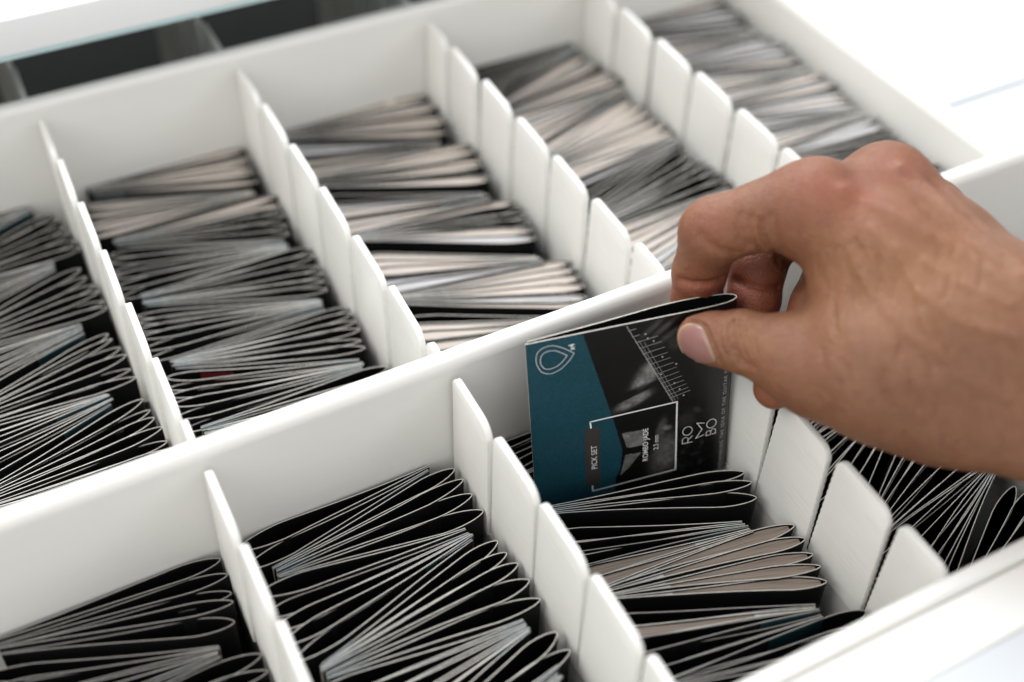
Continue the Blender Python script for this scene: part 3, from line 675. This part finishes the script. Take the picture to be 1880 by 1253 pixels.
def skin_mat():
    m = bpy.data.materials.new('skin'); m.use_nodes = True; nt = m.node_tree; N = nt.nodes; L = nt.links; b = N['Principled BSDF']
    tc = N.new('ShaderNodeTexCoord'); at_ = N.new('ShaderNodeAttribute'); at_.attribute_name = 'pigment_shade'; sep = N.new('ShaderNodeSeparateColor'); L.new(at_.outputs['Color'], sep.inputs[0])
    def noise(sc, det=5, ro=0.55):
        n = N.new('ShaderNodeTexNoise'); n.inputs['Scale'].default_value = sc; n.inputs['Detail'].default_value = det; n.inputs['Roughness'].default_value = ro; L.new(tc.outputs['Object'], n.inputs['Vector']); return n
    def mix(fac, a, c2, blend='MIX', f=None):
        x = N.new('ShaderNodeMix'); x.data_type = 'RGBA'; x.blend_type = blend
        if isinstance(fac, float): x.inputs[0].default_value = fac
        else: L.new(fac, x.inputs[0])
        if isinstance(a, tuple): x.inputs[6].default_value = (*a, 1)
        else: L.new(a, x.inputs[6])
        if isinstance(c2, tuple): x.inputs[7].default_value = (*c2, 1)
        else: L.new(c2, x.inputs[7])
        return x.outputs[2]
    def ramp(o, p0, p1, v0=0.0, v1=1.0):
        r = N.new('ShaderNodeMapRange'); r.inputs[1].default_value = p0; r.inputs[2].default_value = p1; r.inputs[3].default_value = v0; r.inputs[4].default_value = v1; L.new(o, r.inputs[0]); return r.outputs[0]
    c = mix(ramp(noise(75, 7, 0.65).outputs[0], 0.40, 0.58), (0.199, 0.084, 0.041), (0.244, 0.109, 0.053))
    c = mix(ramp(noise(330, 6, 0.7).outputs[0], 0.46, 0.68, 0, 0.75), c, (0.194, 0.066, 0.032))
    c = mix(ramp(sep.outputs[2], 0, 1, 0, 0.7), c, (0.294, 0.137, 0.056))
    c = mix(ramp(sep.outputs[0], 0, 1, 0, 0.85), c, (0.270, 0.066, 0.037))
    c = mix(ramp(sep.outputs[1], 0, 1, 0, 0.8), c, (0.122, 0.049, 0.024))
    c = mix(ramp(noise(1300, 4, 0.7).outputs[0], 0.52, 0.72, 0, 0.5), c, (0.129, 0.044, 0.022))
    L.new(c, b.inputs['Base Color'])
    b.inputs['Roughness'].default_value = 0.5; b.inputs['Specular IOR Level'].default_value = 0.42
    b.inputs['Subsurface Weight'].default_value = 0.12; b.inputs['Subsurface Radius'].default_value = (1.0, 0.35, 0.2); b.inputs['Subsurface Scale'].default_value = 0.0028
    vo = N.new('ShaderNodeTexVoronoi'); vo.feature = 'DISTANCE_TO_EDGE'; vo.inputs['Scale'].default_value = 1100; 
    wn = noise(350, 3); ad = N.new('ShaderNodeVectorMath'); ad.operation = 'MULTIPLY_ADD'; L.new(wn.outputs['Color'], ad.inputs[0]); ad.inputs[1].default_value = (0.0018,)*3; L.new(tc.outputs['Object'], ad.inputs[2]); L.new(ad.outputs[0], vo.inputs['Vector'])
    b1 = N.new('ShaderNodeBump'); b1.inputs['Distance'].default_value = 0.00017; b1.inputs['Strength'].default_value = 0.55; L.new(ramp(vo.outputs['Distance'], 0, 0.25), b1.inputs['Height'])
    b2 = N.new('ShaderNodeBump'); b2.inputs['Distance'].default_value = 0.0007; b2.inputs['Strength'].default_value = 0.5; L.new(noise(230, 5).outputs[0], b2.inputs['Height']); L.new(b1.outputs[0], b2.inputs['Normal'])
    L.new(b2.outputs[0], b.inputs['Normal'])
    return m
me.materials.append(skin_mat()); me.update()
person = bpy.data.objects.new('person', me); C.objects.link(person)
tag(person, 'bare hand and forearm reaching in from the right, pinching the teal card', 'person')
# thumb nail: a thin curved plate following the thumb
def nail():
    O = np.array(nail_out, float); cen = O.mean(0); rings = [1.0, 0.93, 0.8, 0.62, 0.4, 0.18]; V = []; F = []
    n0 = 48; # resample
    t = np.linspace(0, len(O), n0, endpoint=False); Pn = np.array(smooth_closed([tuple(p) for p in O]))
    idx = np.linspace(0, len(Pn)-1, n0).astype(int); Pn = Pn[idx]
    lift = [-0.15, 0.28, 0.42, 0.5, 0.52, 0.52]
    for r_, lf in zip(rings, lift):
        for p in cen+(Pn-cen)*r_:
            q = trace(*p); g = grad(q[None])[0]; V.append(q+g*lf)
    q = trace(*cen); V.append(q+grad(q[None])[0]*0.52)
    for k in range(len(rings)-1):
        for i in range(n0): a = k*n0+i; b = k*n0+(i+1) % n0; F.append((a, b, b+n0, a+n0))
    k = (len(rings)-1)*n0
    for i in range(n0): F.append((k+i, k+(i+1) % n0, len(V)-1))
    m = bpy.data.materials.new('nail'); m.use_nodes = True; b = m.node_tree.nodes['Principled BSDF']
    b.inputs['Roughness'].default_value = 0.32; b.inputs['Subsurface Weight'].default_value = 0.2; b.inputs['Subsurface Scale'].default_value = 0.002
    at_ = m.node_tree.nodes.new('ShaderNodeAttribute'); at_.attribute_name = 'tint'; m.node_tree.links.new(at_.outputs['Color'], b.inputs['Base Color'])
    o = meshobj('thumbnail', V, F, [m], person, smooth=True); sm(o, 70)
    cols = []
    for r_ in rings:
        for p in Pn:
            e = cen+(p-cen)*r_; free = max(0, min(1, (r_-0.78)/0.15))*(1 if p[0] < 1272 else 0.35)
            base = np.array([0.27, 0.13, 0.115]); cols.append(base*(1-free)+np.array([0.42, 0.34, 0.19])*free)
    cols.append(np.array([0.27, 0.13, 0.115])); cl = np.ones((len(V), 4)); cl[:, :3] = np.array(cols)
    a = o.data.color_attributes.new('tint', 'FLOAT_COLOR', 'POINT'); a.data.foreach_set('color', cl.ravel())
nail()
print('total time', time.time()-t0)
